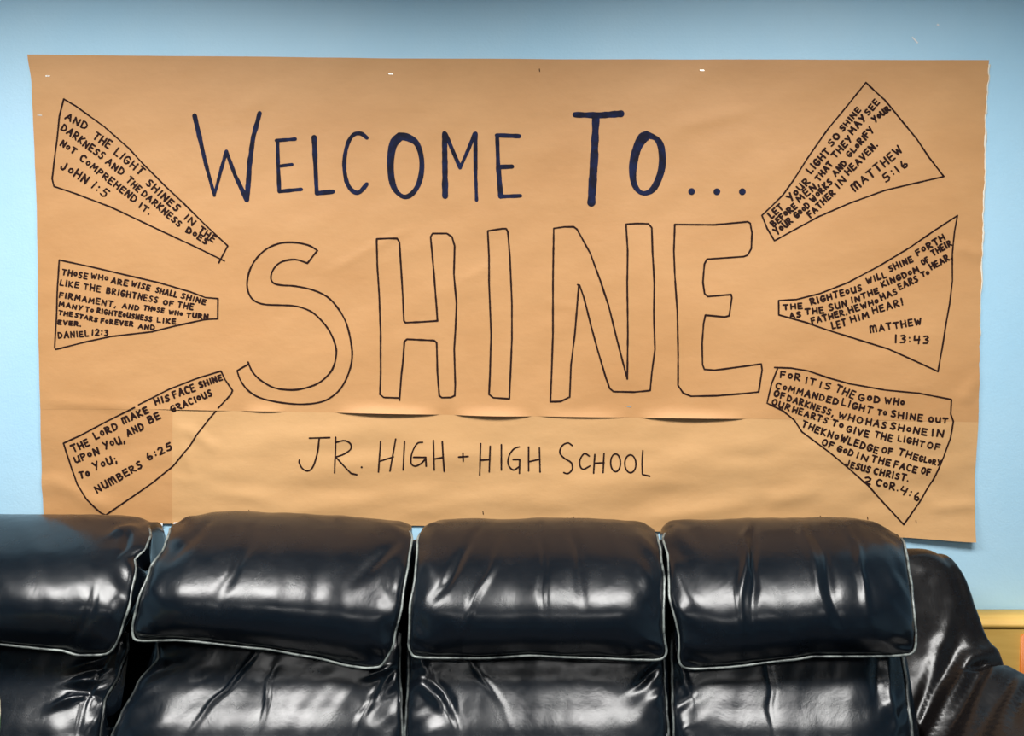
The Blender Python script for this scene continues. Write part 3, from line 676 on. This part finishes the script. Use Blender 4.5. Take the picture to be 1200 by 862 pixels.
box('back_panel', -.78, .86, -.15, -.075, .20, .94, M_leather, sofa, .03)
for p, xs in ((section, (-1.45, -.85)), (sofa, (-.72, 1.05))):
    for x in xs:
        for y in (-.93, -.14): box('foot', x - .025, x + .025, y - .025, y + .025, 0, .08, M_base, p)
# wing and arm of the sofa at the right
def arm_piece(name, stations, ncol, m, seed, folds=()):
    """stations: (Y, ztop, x_in, x_out, zin_bottom)"""
    st = catmull(stations, 190); vs = []; fs = []; rows = []
    for j, (Y, zt, xi, xo, zb, tl) in enumerate(st):
        wd = xo - xi; rr = min(.055, wd * .3)
        prof = [(xi, zb), (xi, zb + (zt - zb) * .55), (xi + .004, zt - rr * .8), (xi + rr * .6, zt - rr * .12), (xi + wd * .5, zt + .004), (xo - rr * .8, zt - rr * .12), (xo - .004, zt - rr), (xo + .006, zb + (zt - zb) * .5), (xo, zb)]
        row = []
        for k, (x, z) in enumerate(catmull(prof, ncol)):
            z -= tl * max(0, min(1, (xo - .03 - x) / wd)) * max(0, min(1, (z - zb) / (zt - zb)))
            row.append(Vector((x, Y, z)))
        rows.append(row)
    nv = len(rows) - 1; out = []
    for j in range(nv + 1):
        r_ = []
        for i in range(ncol + 1):
            p = rows[j][i]; du = rows[j][min(i + 1, ncol)] - rows[j][max(i - 1, 0)]; dv = rows[min(j + 1, nv)][i] - rows[max(j - 1, 0)][i]
            nn = dv.cross(du); nn = nn.normalized() if nn.length > 1e-9 else Vector((0, 0, 1))
            d = .0035 * nz(p.x * 100 + seed, p.y * 100 + p.z * 60, 11) + .001 * nz(p.x * 100, p.y * 100 + p.z * 90 + seed, 3)
            for (ax, ay, bx, by, wdt, am) in folds:
                ex, ey = bx - ax, by - ay; L = math.hypot(ex, ey); t = ((p.x - ax) * ex + (p.y - ay) * ey) / L / L
                ac = ((p.x - ax) * ey - (p.y - ay) * ex) / L + .006 * nz(t * 20, am * 9000, 9)
                if p.z > .5: d += am * math.exp(-(ac / wdt) ** 2) * math.exp(-((t - .5) * 1.9) ** 6)
            r_.append(p - nn * d if nn.z < 0 else p + nn * d)
        out.append(r_)
    vs = [p for r_ in out for p in r_]; W = ncol + 1
    for j in range(nv):
        for i in range(ncol): a = j * W + i; fs.append((a, a + W, a + W + 1, a + 1))
    fs.append(tuple(range(W))); fs.append(tuple(nv * W + i for i in range(ncol, -1, -1)))
    for j in range(nv): fs.append((j * W, j * W + ncol, (j + 1) * W + ncol, (j + 1) * W))
    return mesh(name, vs, fs, m, sofa), out
arm_piece('armrest', [(-.05, .60, .86, 1.06, .1, 0), (-.055, .85, .86, 1.06, .1, 0), (-.085, .905, .86, 1.075, .1, 0), (-.13, .912, .86, 1.08, .1, 0), (-.17, .885, .86, 1.085, .1, .01), (-.21, .825, .86, 1.09, .1, .02), (-.25, .765, .86, 1.10, .1, .04), (-.29, .725, .86, 1.12, .1, .06), (-.33, .715, .86, 1.145, .1, .09), (-.40, .705, .86, 1.165, .1, .11),
    (-.55, .68, .86, 1.18, .1, .09), (-.75, .665, .86, 1.18, .1, .05), (-.95, .655, .86, 1.18, .1, .03), (-1.02, .62, .86, 1.175, .1, .02), (-1.04, .45, .87, 1.17, .1, 0), (-1.045, .12, .88, 1.16, .1, 0)],
    80, M_leather_warm, 40, folds=[(1.15, -.272, 1.01, -.302, .006, -.011), (1.15, -.255, 1.02, -.280, .010, .006), (1.04, -.298, .86, -.45, .006, -.010), (1.02, -.280, .86, -.41, .009, .010), (1.01, -.258, .86, -.375, .006, -.006), (1.00, -.235, .87, -.345, .009, .006), (1.06, -.315, .88, -.47, .008, .007), (1.09, -.330, .93, -.47, .005, -.006), (1.10, -.345, .95, -.49, .007, .005), (1.15, -.33, 1.02, -.44, .005, -.007), (1.16, -.35, 1.03, -.46, .008, .004)])
# ------------------------------------------------------------------ things beside the sofas
cab = tag(empty('cabinet', (1.6, -.045, 0)), 'low golden wooden cabinet against the blue wall, right of the sofa arm', 'cabinet')
dx0 = at(1195, 750, -.09).x
box('body', 1.105, 2.1, -.093, -.002, .06, .712, M_wood, cab)
box('top', 1.10, 2.11, -.095, -.001, .712, .73, M_wood, cab, .003)
o = box('door', dx0, dx0 + .40, -.10, -.088, .10, .70, M_orange, cab, .003); o['label'] = 'orange door'
kb = box('knob', dx0 + .35, dx0 + .37, -.118, -.10, .42, .44, M_staple, None, .004); kb.parent = o
box('plinth', 1.12, 2.09, -.08, -.01, 0, .06, M_base, cab)
# throw pillow, left edge
def pillow():
    vs = []; fs = []; n = 40; cx = at(0, 820, -.80).x - .222; cz = .70; hx = .20; hz = .215
    root = tag(empty('throw_pillow', (cx, -.80, .46)), 'patterned cream, green and brown throw pillow at the left edge on the sofa section', 'pillow')
    for sgn in (-1, 1):
        for j in range(n + 1):
            for i in range(n + 1):
                u = 2 * i / n - 1; v = 2 * j / n - 1
                th = .06 * ((1 - u ** 4) * (1 - v ** 4)) ** .6
                x = hx * u * (1 - .12 * abs(v) ** 7); z = hz * v * (1 - .10 * abs(u) ** 7)
                vs.append(Vector((cx + x, -.80 + sgn * th + .16 * (z / hz) * .3, cz + z)))
    W = n + 1; B = W * W
    for j in range(n):
        for i in range(n):
            a = j * W + i; fs.append((a, a + 1, a + W + 1, a + W)); fs.append((B + a, B + a + W, B + a + W + 1, B + a + 1))
    o = mesh('cover', vs, fs, M_pillow, root)
    P = [Vector((cx + hx * a, -.80 + .048 * b, cz + hz * b)) for a, b in [(p_ * (1 - .12 * abs(q_) ** 7), q_ * (1 - .10 * abs(p_) ** 7)) for p_, q_ in [(-1 + k / 10, -1) for k in range(21)] + [(1, -1 + k / 10) for k in range(1, 21)] + [(1 - k / 10, 1) for k in range(1, 21)] + [(-1, 1 - k / 10) for k in range(1, 20)]]]
    tube('piping', P, .004, M_pillow, root)
pillow()
